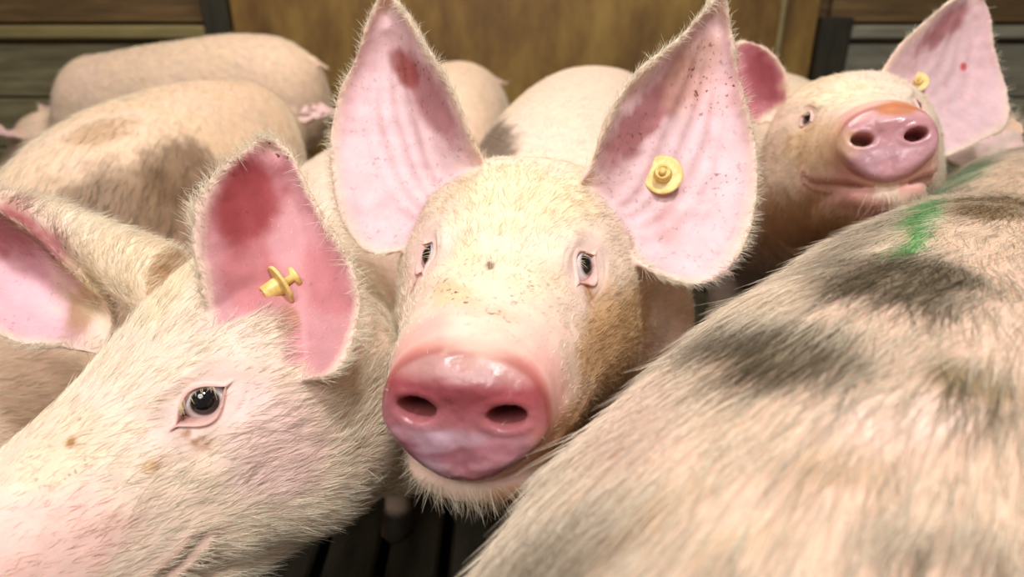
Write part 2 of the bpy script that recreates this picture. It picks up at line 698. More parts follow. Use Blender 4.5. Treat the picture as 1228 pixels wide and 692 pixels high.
# ------------------------------------------------------------------ eye
def eyeball(parent, c, gaze, up, r, iris='0a0808', white='e9e4e4'):
    bm = bmesh.new()
    bmesh.ops.create_uvsphere(bm, u_segments=48, v_segments=40, radius=1)
    me = bpy.data.meshes.new('eye')
    # cornea bulge
    for v in bm.verts:
        if v.co.z > 0.75:
            v.co.z += 0.10 * ((v.co.z - 0.75) / 0.25)
    bm.to_mesh(me)
    bm.free()
    me.polygons.foreach_set('use_smooth', [True] * len(me.polygons))
    cs = np.empty(len(me.vertices) * 3)
    me.vertices.foreach_get('co', cs)
    cs = cs.reshape(-1, 3)
    rr = np.linalg.norm(cs[:, :2], axis=1)
    front = cs[:, 2] > 0
    irism = front * (1 - sstep(.56, .61, rr))
    col = np.tile(hx(white), (len(cs), 1))
    pinkm = sstep(.80, .98, rr)
    col = lerp(col, hx('d9a9a6'), pinkm * .7)
    col = lerp(col, hx('2a1a12'), irism)
    col = lerp(col, hx(iris), front * (1 - sstep(.40, .57, rr)))
    at = me.attributes.new('col', 'FLOAT_COLOR', 'POINT')
    at.data.foreach_set('color', np.concatenate([col, np.ones((len(col), 1))], 1).reshape(-1).astype(np.float32))
    me.materials.append(EYE)
    o = bpy.data.objects.new('eye', me)
    link(o, parent)
    z = unit(gaze)
    x = unit(np.cross(up, z))
    y = np.cross(z, x)
    M = Matrix(((x[0], y[0], z[0], c[0]), (x[1], y[1], z[1], c[1]), (x[2], y[2], z[2], c[2]), (0, 0, 0, 1)))
    o.matrix_parent_inverse = Matrix.Translation(-parent.location)
    o.matrix_basis = M @ Matrix.Scale(r, 4)
    return o


# ------------------------------------------------------------------ ear tag
def lathe(name, prof, mat, parent, seg=40):
    V, F = [], []
    for (r, z) in prof:
        for j in range(seg):
            a = 2 * math.pi * j / seg
            V.append((r * math.cos(a), r * math.sin(a), z))
    for i in range(len(prof) - 1):
        for j in range(seg):
            k = (j + 1) % seg
            F.append((i * seg + j, i * seg + k, (i + 1) * seg + k, (i + 1) * seg + j))
    F.append(tuple(range(seg))[::-1])
    F.append(tuple((len(prof) - 1) * seg + j for j in range(seg)))
    return mesh_obj(name, V, F, mat, parent)


def ear_tag(parent, p, axis, R, label, stud=0.016):
    z = unit(axis)
    x = unit(np.cross((0.3, 0.2, 1), z))
    y = np.cross(z, x)
    d = lathe('ear_tag', [(R * .3, -.0012), (R * .97, -.0012), (R, -.0004), (R, .0008), (R * .96, .0015), (R * .86, .0012), (R * .4, .0016), (.002, .0017)], M_TAG, parent)
    d['label'] = label
    d.matrix_parent_inverse = Matrix.Translation(-parent.location)
    d.matrix_basis = Matrix(((x[0], y[0], z[0], p[0]), (x[1], y[1], z[1], p[1]), (x[2], y[2], z[2], p[2]), (0, 0, 0, 1)))
    s = R * .42
    lathe('stud', [(s * 1.12, .0005), (s * 1.1, .003), (s, stud * .45), (s * .92, stud * .8), (s * .86, stud * .86), (s * .62, stud * .87), (s * .60, stud * .80),
                   (s * .48, stud * .80), (s * .46, stud), (s * .36, stud * 1.1), (s * .1, stud * 1.13)], M_TAG, d)
    lathe('back_button', [(R * .5, -.012), (R * .5, -.010), (R * .2, -.009), (R * .2, -.001)], M_TAG, d)
    return d


# ------------------------------------------------------------------ pig
CREAM, PINK = hx('e6ccb6'), hx('e8c2ba')
HCREAM = hx('fbf0da')


def leg_loft(bf, x, y, z0, rear):
    s = 1 if y > 0 else -1
    if rear:
        prof = [(-.02, .43, .085, .11), (-.02, .34, .075, .10), (.01, .27, .055, .075), (-.035, .19, .034, .048), (-.055, .15, .029, .036), (-.04, .08, .024, .027), (-.028, .04, .027, .032), (-.018, .018, .031, .038), (-.01, 0, .033, .042)]
    else:
        prof = [(.0, .44, .075, .10), (0, .34, .062, .085), (-.01, .26, .046, .058), (0, .18, .034, .038), (0.005, .14, .033, .036), (0, .08, .024, .026), (.006, .04, .027, .031), (.014, .018, .031, .038), (.02, 0, .033, .042)]
    rows = []
    for dx, z, ry, rx in prof:
        c = bf.w((x + dx, y, z))
        c[2] = max(c[2], 0.0)
        rows.append(np.concatenate([c, bf.l, bf.f, [ry * bf.s, rx * bf.s, rx * bf.s, 1, 1, 0]]))
    return loft(rows, 3, 24)


BUILT = {}


def make_pig(spec):
    t0 = time.time()
    bf, hf = spec['body'], spec['head']
    detail = spec.get('detail', False)
    root = bpy.data.objects.new('pig', None)
    root.location = (bf.o[0], bf.o[1], 0)
    root.empty_display_size = 0.1
    link(root)
    tag(root, spec['label'], 'pig', spec.get('group'))
    head_rows = sec_rows(HEAD, hf)
    for k, (sh, fac) in enumerate(spec.get('neck', [])):
        head_rows[k][:3] += np.array(sh)
        head_rows[k][9:12] *= fac
    trunk_rows = sec_rows(TRUNK, bf)
    rows = trunk_rows + head_rows
    # neck rows between
    n0, n1 = trunk_rows[-1], head_rows[0]
    full = loft(rows, 7, 72)
    jaw = loft(sec_rows(JAW, hf), 4, 32)
    legs = [leg_loft(bf, .10, .105, 0, False), leg_loft(bf, .12, -.105, 0, False), leg_loft(bf, -.42, .11, 0, True), leg_loft(bf, -.40, -.11, 0, True)]
    tl = []
    for k in range(26):
        a = k / 25
        ph = a * 9
        c = bf.w((-.585 - .03 * math.sin(a * 3) - .03 * a + .018 * math.cos(ph) * a, .022 * math.sin(ph) * a + spec.get('tailside', 0) * a, .56 - .03 * a - .03 * a * a + .012 * math.cos(ph)))
        rr = .0105 * (1 - .6 * a)
        tl.append(np.concatenate([c, bf.l, bf.u, [rr, rr, rr, 1, 1, 0]]))
    tail = loft(tl, 2, 12)
    sheets = []
    for e in spec.get('ears', []):
        G, nm = ear_sheet(e['L'], e['R'], e['cup'], fold=0, ridges=e.get('ridges', .0016), curl=e.get('curl', .0))
        sheets.append((G, nm, e))
    ears = [ear_solid(G, nm) for G, nm, e in sheets]
    for rt in spec.get('roots', []):  # thick base of an ear
        ears.append(loft([np.concatenate([P(*q[:3]), CU, -CF, [q[3], q[3], q[3], 1, 1, 0]]) for q in rt], 5, 28))
    if not sheets:
        for s in (1, -1):
            Lp = [hf.w(p) for p in ((-.06, s * .06, .05), (-.05, s * .10, .11), (-.02, s * .15, .13), (.03, s * .19, .12))]
            Rp = [hf.w(p) for p in ((-.12, s * .10, .02), (-.13, s * .16, .04), (-.09, s * .20, .08), (.03, s * .19, .12))]
            G, nm = ear_sheet(Lp, Rp, .02)
            sheets.append((G, nm, {}))
            ears.append(ear_solid(G, nm))
    if detail:
        hr = [catmull(np.array([trunk_rows[-1], head_rows[0]]), 3)[1]] + head_rows
        hr = rows[-len(HEAD) - 2:]
        headl = loft(hr, 8, 96)
        Vh, Fh = remesh(*merge([headl, jaw] + ears), spec.get('vox', .0024), spec.get('smooth', 5))
        Vb, Fb = remesh(*merge([full, jaw] + legs + [tail]), .0075, 3)
        # trim: fine head, plain body, meeting behind the ears
        lh, lb = hf.loc(Vh), hf.loc(Vb)
        eard = np.zeros(len(Vh), bool)
        keep_h = lh[:, 0] > -.235
        for G, nm, e in sheets:
            lo = G.reshape(-1, 3).min(0) - .006
            hi = G.reshape(-1, 3).max(0) + .006
            # ear tips may reach behind the cut
            inb = ((Vh > lo) & (Vh < hi)).all(1)
            keep_h |= inb & (np.linalg.norm(lh * np.array([0, 1, 1]), axis=1) > .17)
        keep_b = (lb[:, 0] < -.215) | (np.linalg.norm(lb, axis=1) > .5)

        def trim(V, F, k):
            idx = -np.ones(len(V), int)
            idx[k] = np.arange(k.sum())
            return V[k], [tuple(idx[i] for i in f) for f in F if all(k[i] for i in f)]
        Vh, Fh = trim(Vh, Fh, keep_h)
        Vb, Fb = trim(Vb, Fb, keep_b)
        # ---- refine and sculpt the face
        eyes = []
        bvh = BVHTree.FromPolygons(Vh.tolist(), Fh)
        for s in (1, -1):
            e0 = np.array(spec.get('eye_at', (.008, .05, .0))) * (1, s, 1)
            n = unit((spec.get('eye_fw', .58), s * .88, .14))
            a, b = hf.w(e0 + n * .09), (hf.w(e0 + n) - hf.w(e0)) / hf.s
            hit = bvh.ray_cast(Vector(a), Vector(-b))
            p = np.array(hit[0]) if hit[0] else a
            eyes.append((p, b, s))
        Vh, Fh = refine(Vh, Fh, [e[0] for e in eyes], .030)
        Vh, Fh = refine(Vh, Fh, [e[0] for e in eyes], .019)
        disc = hf.w((.178, 0, -.058))
        Vh, Fh = refine(Vh, Fh, [disc], .058 * hf.s)
        Nh = normals_of(Vh, Fh)
        l = hf.loc(Vh)
        D = np.zeros(len(Vh))
        disp = np.zeros_like(Vh)
        eyeinfo = []
        for p, n, s in eyes:
            fwd = hf.w((.95, 0, -.30)) - hf.w((0, 0, 0))
            a = unit(fwd - n * (fwd @ n))
            b = np.cross(n, a)
            if b @ hf.u < 0:
                b = -b
            q = Vh - p
            x, y, h = q @ a / hf.s, q @ b / hf.s, q @ n / hf.s
            near = (np.abs(h) < .03)
            W, Hh = spec.get('eye_open', (.0135, .0080))
            # almond: corners pointed
            yy = y / (Hh * np.clip(1 - (x / W) ** 2 * .75, .12, 1))
            r = np.sqrt((x / W) ** 2 + yy ** 2 * (1 - .0))
            ins = near * (1 - sstep(.80, 1.10, r))
            r2 = np.sqrt((x / W) ** 2 + (y / Hh) ** 2)
            disp += -n * ((.0130 * ins) * hf.s)[:, None]
            lid = near * np.exp(-((r - 1.22) / .20) ** 2)
            disp += n * ((.0026 * lid) * hf.s)[:, None]
            socket = near * np.exp(-(r2 / 2.3) ** 2)
            disp += -n * ((.0035 * socket) * hf.s)[:, None]
            brow = near * np.exp(-((x - .002) / .020) ** 2 - ((y - .021) / .008) ** 2)
            disp += n * ((.0055 * brow) * hf.s)[:, None]
            fold = near * np.exp(-((r2 - 2.0) / .13) ** 2) * sstep(.0, .006, y)
            disp += -n * ((.0010 * fold * np.clip(.5 + 1.2 * fbm(l, 60, 13), 0, 1)) * hf.s)[:, None]
            bag = near * np.exp(-((r2 - 2.0) / .14) ** 2) * sstep(.0, .006, -y)
            disp += -n * ((.0006 * bag * np.clip(.5 + 1.2 * fbm(l, 60, 14), 0, 1)) * hf.s)[:, None]
            eyeinfo.append((p, n, a, b, s, ins, lid, r2 + 10 * (1 - near), x, y))
        disp += Nh * (.004 * np.exp(-(l[:, 1] / .03) ** 2 - ((l[:, 0] + .03) / .03) ** 2) * (l[:, 2] > 0) * hf.s)[:, None]
        # nostrils
        nost = np.zeros(len(Vh))
        dz = l[:, 2] + .060
        for s in (1, -1):
            yy = l[:, 1] - s * .0255
            zz = dz - .001 - .10 * s * yy
            r = np.sqrt((yy / .0104) ** 2 + (zz / .0066) ** 2)
            m = (l[:, 0] > .150) * (1 - sstep(.65, 1.15, r))
            nost = np.maximum(nost, m)
            ring = (l[:, 0] > .160) * np.exp(-((r - 1.5) / .35) ** 2)
            disp += hf.f * (.0009 * ring * hf.s)[:, None]
        disp += -hf.f * (.034 * nost * hf.s)[:, None]
        discm = sstep(.164, .171, l[:, 0]) * sstep(-.112, -.104, l[:, 2])
        # philtrum groove and uneven folds of the disc
        disp += -hf.f * ((.0022 * discm * np.exp(-(l[:, 1] / .006) ** 2) * sstep(-.062, -.08, l[:, 2])) * hf.s)[:, None]
        disp += hf.f * ((.0018 * discm * fbm(l, 70, 5)) * hf.s)[:, None]
        disp += hf.f * ((.0035 * discm * sstep(-.060, -.042, l[:, 2])) * hf.s)[:, None]
        # crease behind the disc
        crease = np.exp(-((l[:, 0] - .150) / .006) ** 2) * sstep(-.06, -.03, l[:, 2])
        disp += -Nh * (.0006 * crease * hf.s)[:, None]
        # mouth line
        mp = np.array([(.150, .020, -.106), (.140, .034, -.103), (.115, .047, -.098), (.085, .055, -.093), (.062, .061, -.086), (.048, .064, -.077)])
        mc = polyline(mp, 40)
        lm = l.copy()
        lm[:, 1] = np.abs(lm[:, 1])
        sel = (lm[:, 0] > .03) & (lm[:, 2] < -.055)
        md = np.full(len(l), 1.0)
        md[sel] = np.sqrt(((lm[sel][:, None, [0, 2]] - mc[None][:, :, [0, 2]]) ** 2).sum(-1)).min(1)
        mouth = np.exp(-(md / .0032) ** 2) * (np.abs(l[:, 1]) > .012)
        lips = np.exp(-((md - .008) / .005) ** 2) * (np.abs(l[:, 1]) > .012)
        disp += -Nh * (spec.get('mouth', .0055) * mouth * hf.s)[:, None]
        disp += Nh * (.0016 * lips * hf.s)[:, None]
        # skin folds on forehead and cheeks, soft
        face = sstep(.17, .12, l[:, 0])
        disp += Nh * (.0022 * face * fbm(l * np.array([1, .55, 1.3]), 34, 8) * hf.s)[:, None]
        Vh = Vh + disp
        nh = len(Vh)
        V = np.concatenate([Vh, Vb])
        F = Fh + [tuple(i + nh for i in f) for f in Fb]
    else:
        V, F = remesh(*merge([full, jaw] + legs + [tail] + ears), spec.get('vox', .008), 3)
        V = V + normals_of(V, F) * (.006 * fbm(V, 9, 4))[:, None] * spec.get('lumps', 1)
        nh = len(V)
        eyeinfo, nost, mouth, lips, discm = [], None, None, None, None
    if detail:
        pale = spec.get('disc_pale', 0)
    for other in spec.get('yield_to', []):  # soft flesh gives way where two pigs press together
        bo, lo, hi = BUILT[other]
        for i in np.where(((V > lo) & (V < hi)).all(1))[0]:
            q, nn, _, dd = bo.find_nearest(Vector(V[i]))
            if dd < .12 and (Vector(V[i]) - q).dot(nn) < 0:
                V[i] = q - nn * .0006
    BUILT[spec['key']] = (BVHTree.FromPolygons(V.tolist(), F), V.min(0), V.max(0))
    Nn = normals_of(V, F)
    l = hf.loc(V)
    lb = bf.loc(V)
    px, dep = project(V)
    n = len(V)
    # ---- coat
    base = spec.get('base', CREAM)
    C = np.tile(base, (n, 1))
    C = lerp(C, spec.get('pink', PINK), np.clip(.45 + .6 * fbm(V, 14, 2), 0, 1) * spec.get('pinkness', .55))
    H = np.tile(spec.get('hair', HCREAM), (n, 1))
    dirt = np.zeros(n)
    wet = np.zeros(n)
    dens = np.ones(n)
    ln = np.full(n, spec.get('hlen', .015))
    # flow: tailwards and down on the trunk, from the snout back on the head
    flow = np.tile(-bf.f, (n, 1)) + np.array([0, 0, -.55])
    hm = sstep(-.32, -.20, l[:, 0]) * (np.linalg.norm(l, axis=1) < .45)
    hfl = np.tile(-hf.f, (n, 1)) + hf.u * .25 + hf.l * (np.sign(l[:, 1]) * sstep(.0, .05, np.abs(l[:, 1])) * .35)[:, None] + hf.u * (-1.0 * sstep(-.05, -.11, l[:, 2]))[:, None]
    flow = flow * (1 - hm)[:, None] + hfl * hm[:, None]
    # hooves
    hoof = 1 - sstep(.035, .05, V[:, 2])
    C = lerp(C, hx('3b332b'), hoof)
    dens *= 1 - hoof
    mud = (1 - sstep(.08, .30, V[:, 2])) * sstep(-.15, .25, fbm(V, 16, 3))  # splashes of mud on the legs
    C = lerp(C, hx('8a6b48'), mud * .8)
    H = lerp(H, hx('8a6b48'), mud * .8)
    if detail:
        def pad(a):
            return np.concatenate([a, np.zeros(n - len(a))])
        nost, mouth, lips, discm = pad(nost), pad(mouth), pad(lips), pad(discm)
        # snout
        bald = sstep(.112, .150, l[:, 0]) * sstep(-.104, -.092, l[:, 2])
        C = lerp(C, hx('dfa39c'), bald * .8)
        dens *= 1 - .97 * np.maximum(sstep(.150, .160, l[:, 0]) * sstep(-.112, -.10, l[:, 2]), 0)
        dens *= 1 - .75 * sstep(.125, .15, l[:, 0]) * sstep(-.09, -.06, l[:, 2])
        ln *= 1 - .55 * sstep(.03, .13, l[:, 0])
        up = sstep(-.070, -.040, l[:, 2])
        C = lerp(C, hx('c0757b'), discm)
        C = lerp(C, hx('b0545a'), discm * np.exp(-((l[:, 2] + .050 - .12 * np.abs(l[:, 1])) / .012) ** 2) * .95)
        C = lerp(C, hx('dba59d'), discm * sstep(-.045, -.034, l[:, 2]) * .85)
        C = lerp(C, hx('e0bcca'), discm * sstep(-.066, -.074, l[:, 2]) * np.clip(.5 + .9 * fbm(l, 55, 9), 0, 1))
        C = lerp(C, hx('8f4450'), discm * sstep(-.070, -.084, l[:, 2]) * np.clip(.35 + 1.1 * fbm(l * np.array([1, .5, 1.6]), 80, 19), 0, 1) * .8)
        rim = sstep(.158, .166, l[:, 0]) * (1 - sstep(.1715, .1755, l[:, 0])) * sstep(-.108, -.10, l[:, 2])
        C = lerp(C, hx('a8483c'), rim * .6)
        C = C * (1 - .30 * discm)[:, None]
        C = lerp(C, hx('d8a9ae'), discm * pale)
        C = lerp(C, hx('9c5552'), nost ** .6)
        wet = np.maximum(wet, np.maximum(discm, bald * .35) * (.75 + .5 * fbm(l, 60, 3)) * (1 - nost))
        C = lerp(C, hx('cf8f86'), np.clip(lips, 0, 1) * .8 * spec.get('lips', 1))
        C = lerp(C, hx('b87068'), np.clip(mouth, 0, 1) * .8 * spec.get('lips', 1))
        dens *= 1 - .8 * np.clip(lips + mouth, 0, 1) * spec.get('lips', 1)
        under = sstep(-.102, -.116, l[:, 2]) * sstep(-.02, .06, l[:, 0])
        ln += .009 * under
        for (p, nn, a, b, s, ins, lid, r2, x, y) in eyeinfo:
            ins, lid = pad(ins), pad(lid)
            r2 = np.concatenate([r2, np.full(n - len(r2), 50.)])
            x, y = pad(x), pad(y)
            C = lerp(C, hx('e6c3c3'), (1 - sstep(1.1, 2.8, r2)) * .4)
            C = lerp(C, hx('c7807c'), np.clip(lid, 0, 1) * .55)
            C = lerp(C, hx('a8625c'), np.clip(ins, 0, 1))
            dens *= 1 - np.clip(1 - sstep(1.15, 1.8, r2), 0, 1) * .85
            ln *= 1 - (1 - sstep(1.8, 3.2, r2)) * .6
            st = np.exp(-((x - .014) / .006) ** 2 - ((y + .013) / .011) ** 2) * (r2 < 6)
            C = lerp(C, hx('9a6228'), np.clip(st * 1.2, 0, 1) * np.clip(.4 + 1.4 * fbm(V, 160, 6), 0, 1))
            H = lerp(H, hx('b98546'), np.clip(st, 0, 1) * .8)
    # ---- ears
    for G, nm, e in sheets:
        nv, nu, _ = G.shape
        pts = G.reshape(-1, 3)
        lo, hi = pts.min(0) - .012, pts.max(0) + .012
        cand = np.where(((V > lo) & (V < hi)).all(1))[0]
        kd = kdtree.KDTree(len(pts))
        for i, q in enumerate(pts):
            kd.insert(q, i)
        kd.balance()
        dv = unit(np.gradient(G, axis=0)).reshape(-1, 3)
        du = unit(np.gradient(G, axis=1)).reshape(-1, 3)
        gn = unit(np.cross(du, dv))
        gn = gn * np.sign((gn * nm).sum(1, keepdims=True))
        ids = np.empty(len(cand), int)
        ds = np.empty(len(cand))
        for k, i in enumerate(cand):
            _, j, dd = kd.find(V[i])
            ids[k], ds[k] = j, dd
        u = (ids % nu) / (nu - 1)
        v = (ids // nu) / (nv - 1)
        inear = (1 - sstep(.010, .014, ds)) * sstep(.03, .14, v)
        front = sstep(-.1, .45, (Nn[cand] * gn[ids]).sum(1)) * inear
        edge = np.minimum(np.minimum(u, 1 - u) * 2, (1 - v) * 1.5)
        rimm = (1 - sstep(.03, .16, edge)) * inear
        inner = front * (1 - .85 * rimm)
        Cc, Hc = C[cand], H[cand]
        Cc = lerp(Cc, e.get('inside', hx('e0bcbf')), inner)
        veins = np.clip(np.exp(-(np.abs(fbm(G.reshape(-1, 3)[ids] * np.array([1, 1, 1]), 26, 21)) / .05) ** 2), 0, 1)
        Cc = lerp(Cc, hx('d48f98'), inner * veins * .2)
        C[cand], H[cand] = Cc, Hc
        dens[cand] = dens[cand] * (1 - inner * .5)
        ln[cand] = ln[cand] * (1 - inner * .6) * (1 - .25 * inear) + rimm * .0
        wv = inear[:, None]
        out = dv[ids] * .7 + du[ids] * ((u - .5) * 2.2)[:, None]
        outr = out + gn[ids] * .25
        flow[cand] = flow[cand] * (1 - wv) + outr * wv
        dens[cand] = dens[cand] + rimm * e.get('fringe', .8)
        dirt[cand] = np.maximum(dirt[cand], inner * e.get('dirt', .25))
        e['mask'] = (cand, inner)
    # ---- painted marks, mostly natural
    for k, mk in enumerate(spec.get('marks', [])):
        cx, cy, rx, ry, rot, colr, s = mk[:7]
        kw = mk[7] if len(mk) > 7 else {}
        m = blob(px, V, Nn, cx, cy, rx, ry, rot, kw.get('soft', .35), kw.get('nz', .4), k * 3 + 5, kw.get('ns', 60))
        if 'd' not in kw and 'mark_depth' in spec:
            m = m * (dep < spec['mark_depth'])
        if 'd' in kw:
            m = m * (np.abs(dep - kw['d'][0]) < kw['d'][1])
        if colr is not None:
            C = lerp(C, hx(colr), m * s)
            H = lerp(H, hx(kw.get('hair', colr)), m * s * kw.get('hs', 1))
        if 'dirt' in kw:
            dirt = np.maximum(dirt, m * kw['dirt'])
        if 'dens' in kw:
            dens = dens * (1 - m * (1 - kw['dens']))
        if 'len' in kw:
            ln = ln * (1 - m) + kw['len'] * m
    for k, (bx, by, bz, rr, colr, s) in enumerate(spec.get('patches', [])):
        r = np.linalg.norm((lb - np.array([bx, by, bz])) / rr, axis=1) + .45 * fbm(V, 14, 50 + k)
        m = (1 - sstep(.75, 1.25, r)) * s
        C = lerp(C, hx(colr), m)
        H = lerp(H, hx(colr), m)
    # ---- mesh object
    me = bpy.data.meshes.new('body')
    me.from_pydata(V.tolist(), [], F)
    me.update()
    me.polygons.foreach_set('use_smooth', [True] * len(me.polygons))
    at = me.attributes.new('col', 'FLOAT_COLOR', 'POINT')
    at.data.foreach_set('color', np.concatenate([np.clip(C, 0, 1), np.ones((n, 1))], 1).reshape(-1).astype(np.float32))
    at = me.attributes.new('fx', 'FLOAT_COLOR', 'POINT')
    at.data.foreach_set('color', np.stack([np.clip(dirt, 0, 1), np.clip(wet, 0, 1), np.zeros(n), np.ones(n)], 1).reshape(-1).astype(np.float32))
    me.materials.append(SKIN)
    body = bpy.data.objects.new('body', me)
    link(body, root)
    body.matrix_parent_inverse = Matrix.Translation(-root.location)
    # ---- eyes, lashes
    ep, ec, er = [], [], []
    r = np.random.default_rng(5)
    for (p, nn, a, b, s, ins, lid, r2, x, y) in eyeinfo:
        R = .0155 * hf.s
        gaze = unit(nn + a * spec.get('gaze', -.05) + b * spec.get('gaze_up', 0))
        eyeball(root, p - nn * (R + .0028 * hf.s), gaze, b, R)
        W, Hh = spec.get('eye_open', (.0135, .0080))
        for k in range(spec.get('lashes', 22)):
            t = r.uniform(-.85, .75)
            y0 = Hh * math.sqrt(max(0, 1 - t * t)) * 1.08
            q = p + (a * (t * W) + b * y0) * hf.s + nn * .001
            d = unit(nn * .9 + b * r.uniform(-.5, .35) - a * r.uniform(-.15, .45))
            Lh = r.uniform(.006, .012)
            tt = np.linspace(0, 1, 5)[:, None]
            ep.append(q + d * Lh * tt + (-b * .0 + np.array([0, 0, -.25]) * Lh) * tt ** 2)
            ec.append(hx('e8d9b8'))
            er.append(.00016 * np.array([1, .9, .75, .5, .2]))
    extra = (np.array(ep), np.array(ec), np.array(er)) if ep else None
    tocam = (unit(CAM - V) * Nn).sum(1)
    dens = np.clip(dens, 0, 3) * (.12 + .88 * sstep(-.35, 0, tocam)) * (.25 + .75 * sstep(.25, .45, V[:, 2]))
    if detail:
        dens *= np.where(hm > .5, 1.0, .35)
    if spec.get('hairs', 0):
        grow_hair('bristles', root, V, F, Nn, dens, ln, flow, H, spec['hairs'], spec.get('lift', .3), spec.get('hrad', .00016), spec.get('jit', .25), spec.get('seed', 1), extra)
    bv = BVHTree.FromPolygons(V[:nh].tolist(), [f for f in F if max(f) < nh])
    for tg in spec.get('tags', []):
        ray = unit(P(tg['px'][0], tg['px'][1], 1.0) - CAM)
        hit = bv.ray_cast(Vector(CAM), Vector(ray))
        if hit[0]:
            nn = np.array(hit[1])
            ax = tg.get('axis')
            if ax is None:
                ax = nn
            else:
                ax = ax[0] * CR + ax[1] * CU - ax[2] * CF
            ear_tag(root, np.array(hit[0]) + unit(ax) * tg.get('off', .0022), ax, tg['R'], tg['label'], tg.get('stud', .014))
    print('pig', spec['label'][:30], n, round(time.time() - t0, 1), 's')
    return root


def cam_vec(r, u, t):
    return r * CR + u * CU - t * CF


def cam_pt(r, u, t):
    return CAM + cam_vec(r, u, t)


def E3(pts):
    return [P(*p) for p in pts]


def E3k(k, pts):
    return [P(a, b, c * k) for a, b, c in pts]


def body_frame(x, y, heading_deg, scale=1.0, pitch=0.0):
    a = math.radians(heading_deg)
    return Frame((x, y, 0), (math.cos(a), math.sin(a), pitch), (-math.sin(a), math.cos(a), 0), scale)


PIGS = []
# ---- the pig that looks into the lens
hA = Frame(cam_pt(-.0025, .021, -.543), cam_vec(-.130, -.179, .975), cam_vec(.991, -.067, .119))
PIGS.append(dict(
    label='cream pig with upright ears sniffing straight ahead, round yellow tag in one ear', detail=True, head=hA,
    body=body_frame(.10, 1.09, -101, 1.03), hairs=120000, hlen=.0125, lift=.22, seed=1, hrad=.00015, mark_depth=.74, neck=[((.02, 0, -.03), 1.22), ((.005, 0, -.01), 1.08)], eye_fw=.88, eye_at=(.012, .048, .001), gaze=-.40, eye_open=(.0158, .0108), lashes=12, lips=.25, mouth=.002,
    ears=[dict(L=E3([(690, 225, .575), (712, 190, .565), (722, 158, .558), (741, 117, .555), (772, 81, .560), (817, 45, .570), (864, -6, .59)]),
               R=E3([(745, 300, .580), (795, 330, .575), (842, 338, .575), (882, 308, .580), (902, 255, .590), (906, 205, .60), (898, 150, .605), (886, 105, .605), (874, 45, .60), (864, -6, .59)]),
               cup=.033, curl=.005, ridges=.0034, dirt=.3),
          dict(L=E3([(590, 210, .600), (572, 178, .585), (556, 142, .575), (542, 108, .573), (520, 72, .577), (492, 27, .590), (463, -8, .60)]),
               R=E3([(520, 285, .600), (478, 299, .590), (448, 303, .590), (425, 286, .595), (408, 252, .605), (400, 208, .615), (399, 164, .62), (410, 114, .62), (428, 74, .615), (446, 27, .605), (463, -8, .60)]),
               cup=.033, curl=.005, ridges=.0034, dirt=.3)],
    marks=[  # red hollow of the ears, crusts, soiled cheek
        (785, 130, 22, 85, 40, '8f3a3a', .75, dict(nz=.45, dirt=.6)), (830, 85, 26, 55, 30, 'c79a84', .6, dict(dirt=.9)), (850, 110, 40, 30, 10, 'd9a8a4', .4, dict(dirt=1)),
        (865, 225, 24, 14, 0, None, 0, dict(dirt=1)), (800, 270, 18, 30, 0, 'd8a3a2', .5, dict(dirt=.7)), (845, 320, 35, 16, 0, 'e6c0c4', .5),
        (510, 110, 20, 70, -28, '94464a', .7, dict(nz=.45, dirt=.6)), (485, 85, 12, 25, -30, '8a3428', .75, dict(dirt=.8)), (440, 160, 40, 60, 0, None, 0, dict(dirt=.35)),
        (735, 410, 40, 70, 15, 'c79a5e', .75, dict(hair='d3a563')), (700, 540, 60, 50, -40, 'cfa066', .7, dict(hair='d9ab68')), (640, 596, 60, 14, 0, 'b9803f', .6),
        (600, 340, 70, 55, 0, 'e8d2a4', .35, dict(dirt=.5)), (587, 320, 5, 5, 0, '5b3b20', .9), (545, 355, 34, 16, 20, 'c2a06c', .5, dict(nz=.9, dirt=1)), (597, 375, 12, 10, 0, 'b39a70', .5, dict(nz=.9, dirt=1)),
        (592, 168, 30, 26, 40, '5d4c3a', .85, dict(d=(1.1, .36))),
        (620, 240, 90, 40, 0, 'e9d3a2', .5), (600, 395, 70, 40, 0, 'e6c2b0', .6), (560, 300, 18, 30, 0, 'e5c9a0', .5)],
    tags=[dict(px=(795, 212), R=.0172, axis=(-.22, .10, .96), label='round yellow plastic ear tag with a stepped stud', stud=.013, off=.0065)]))
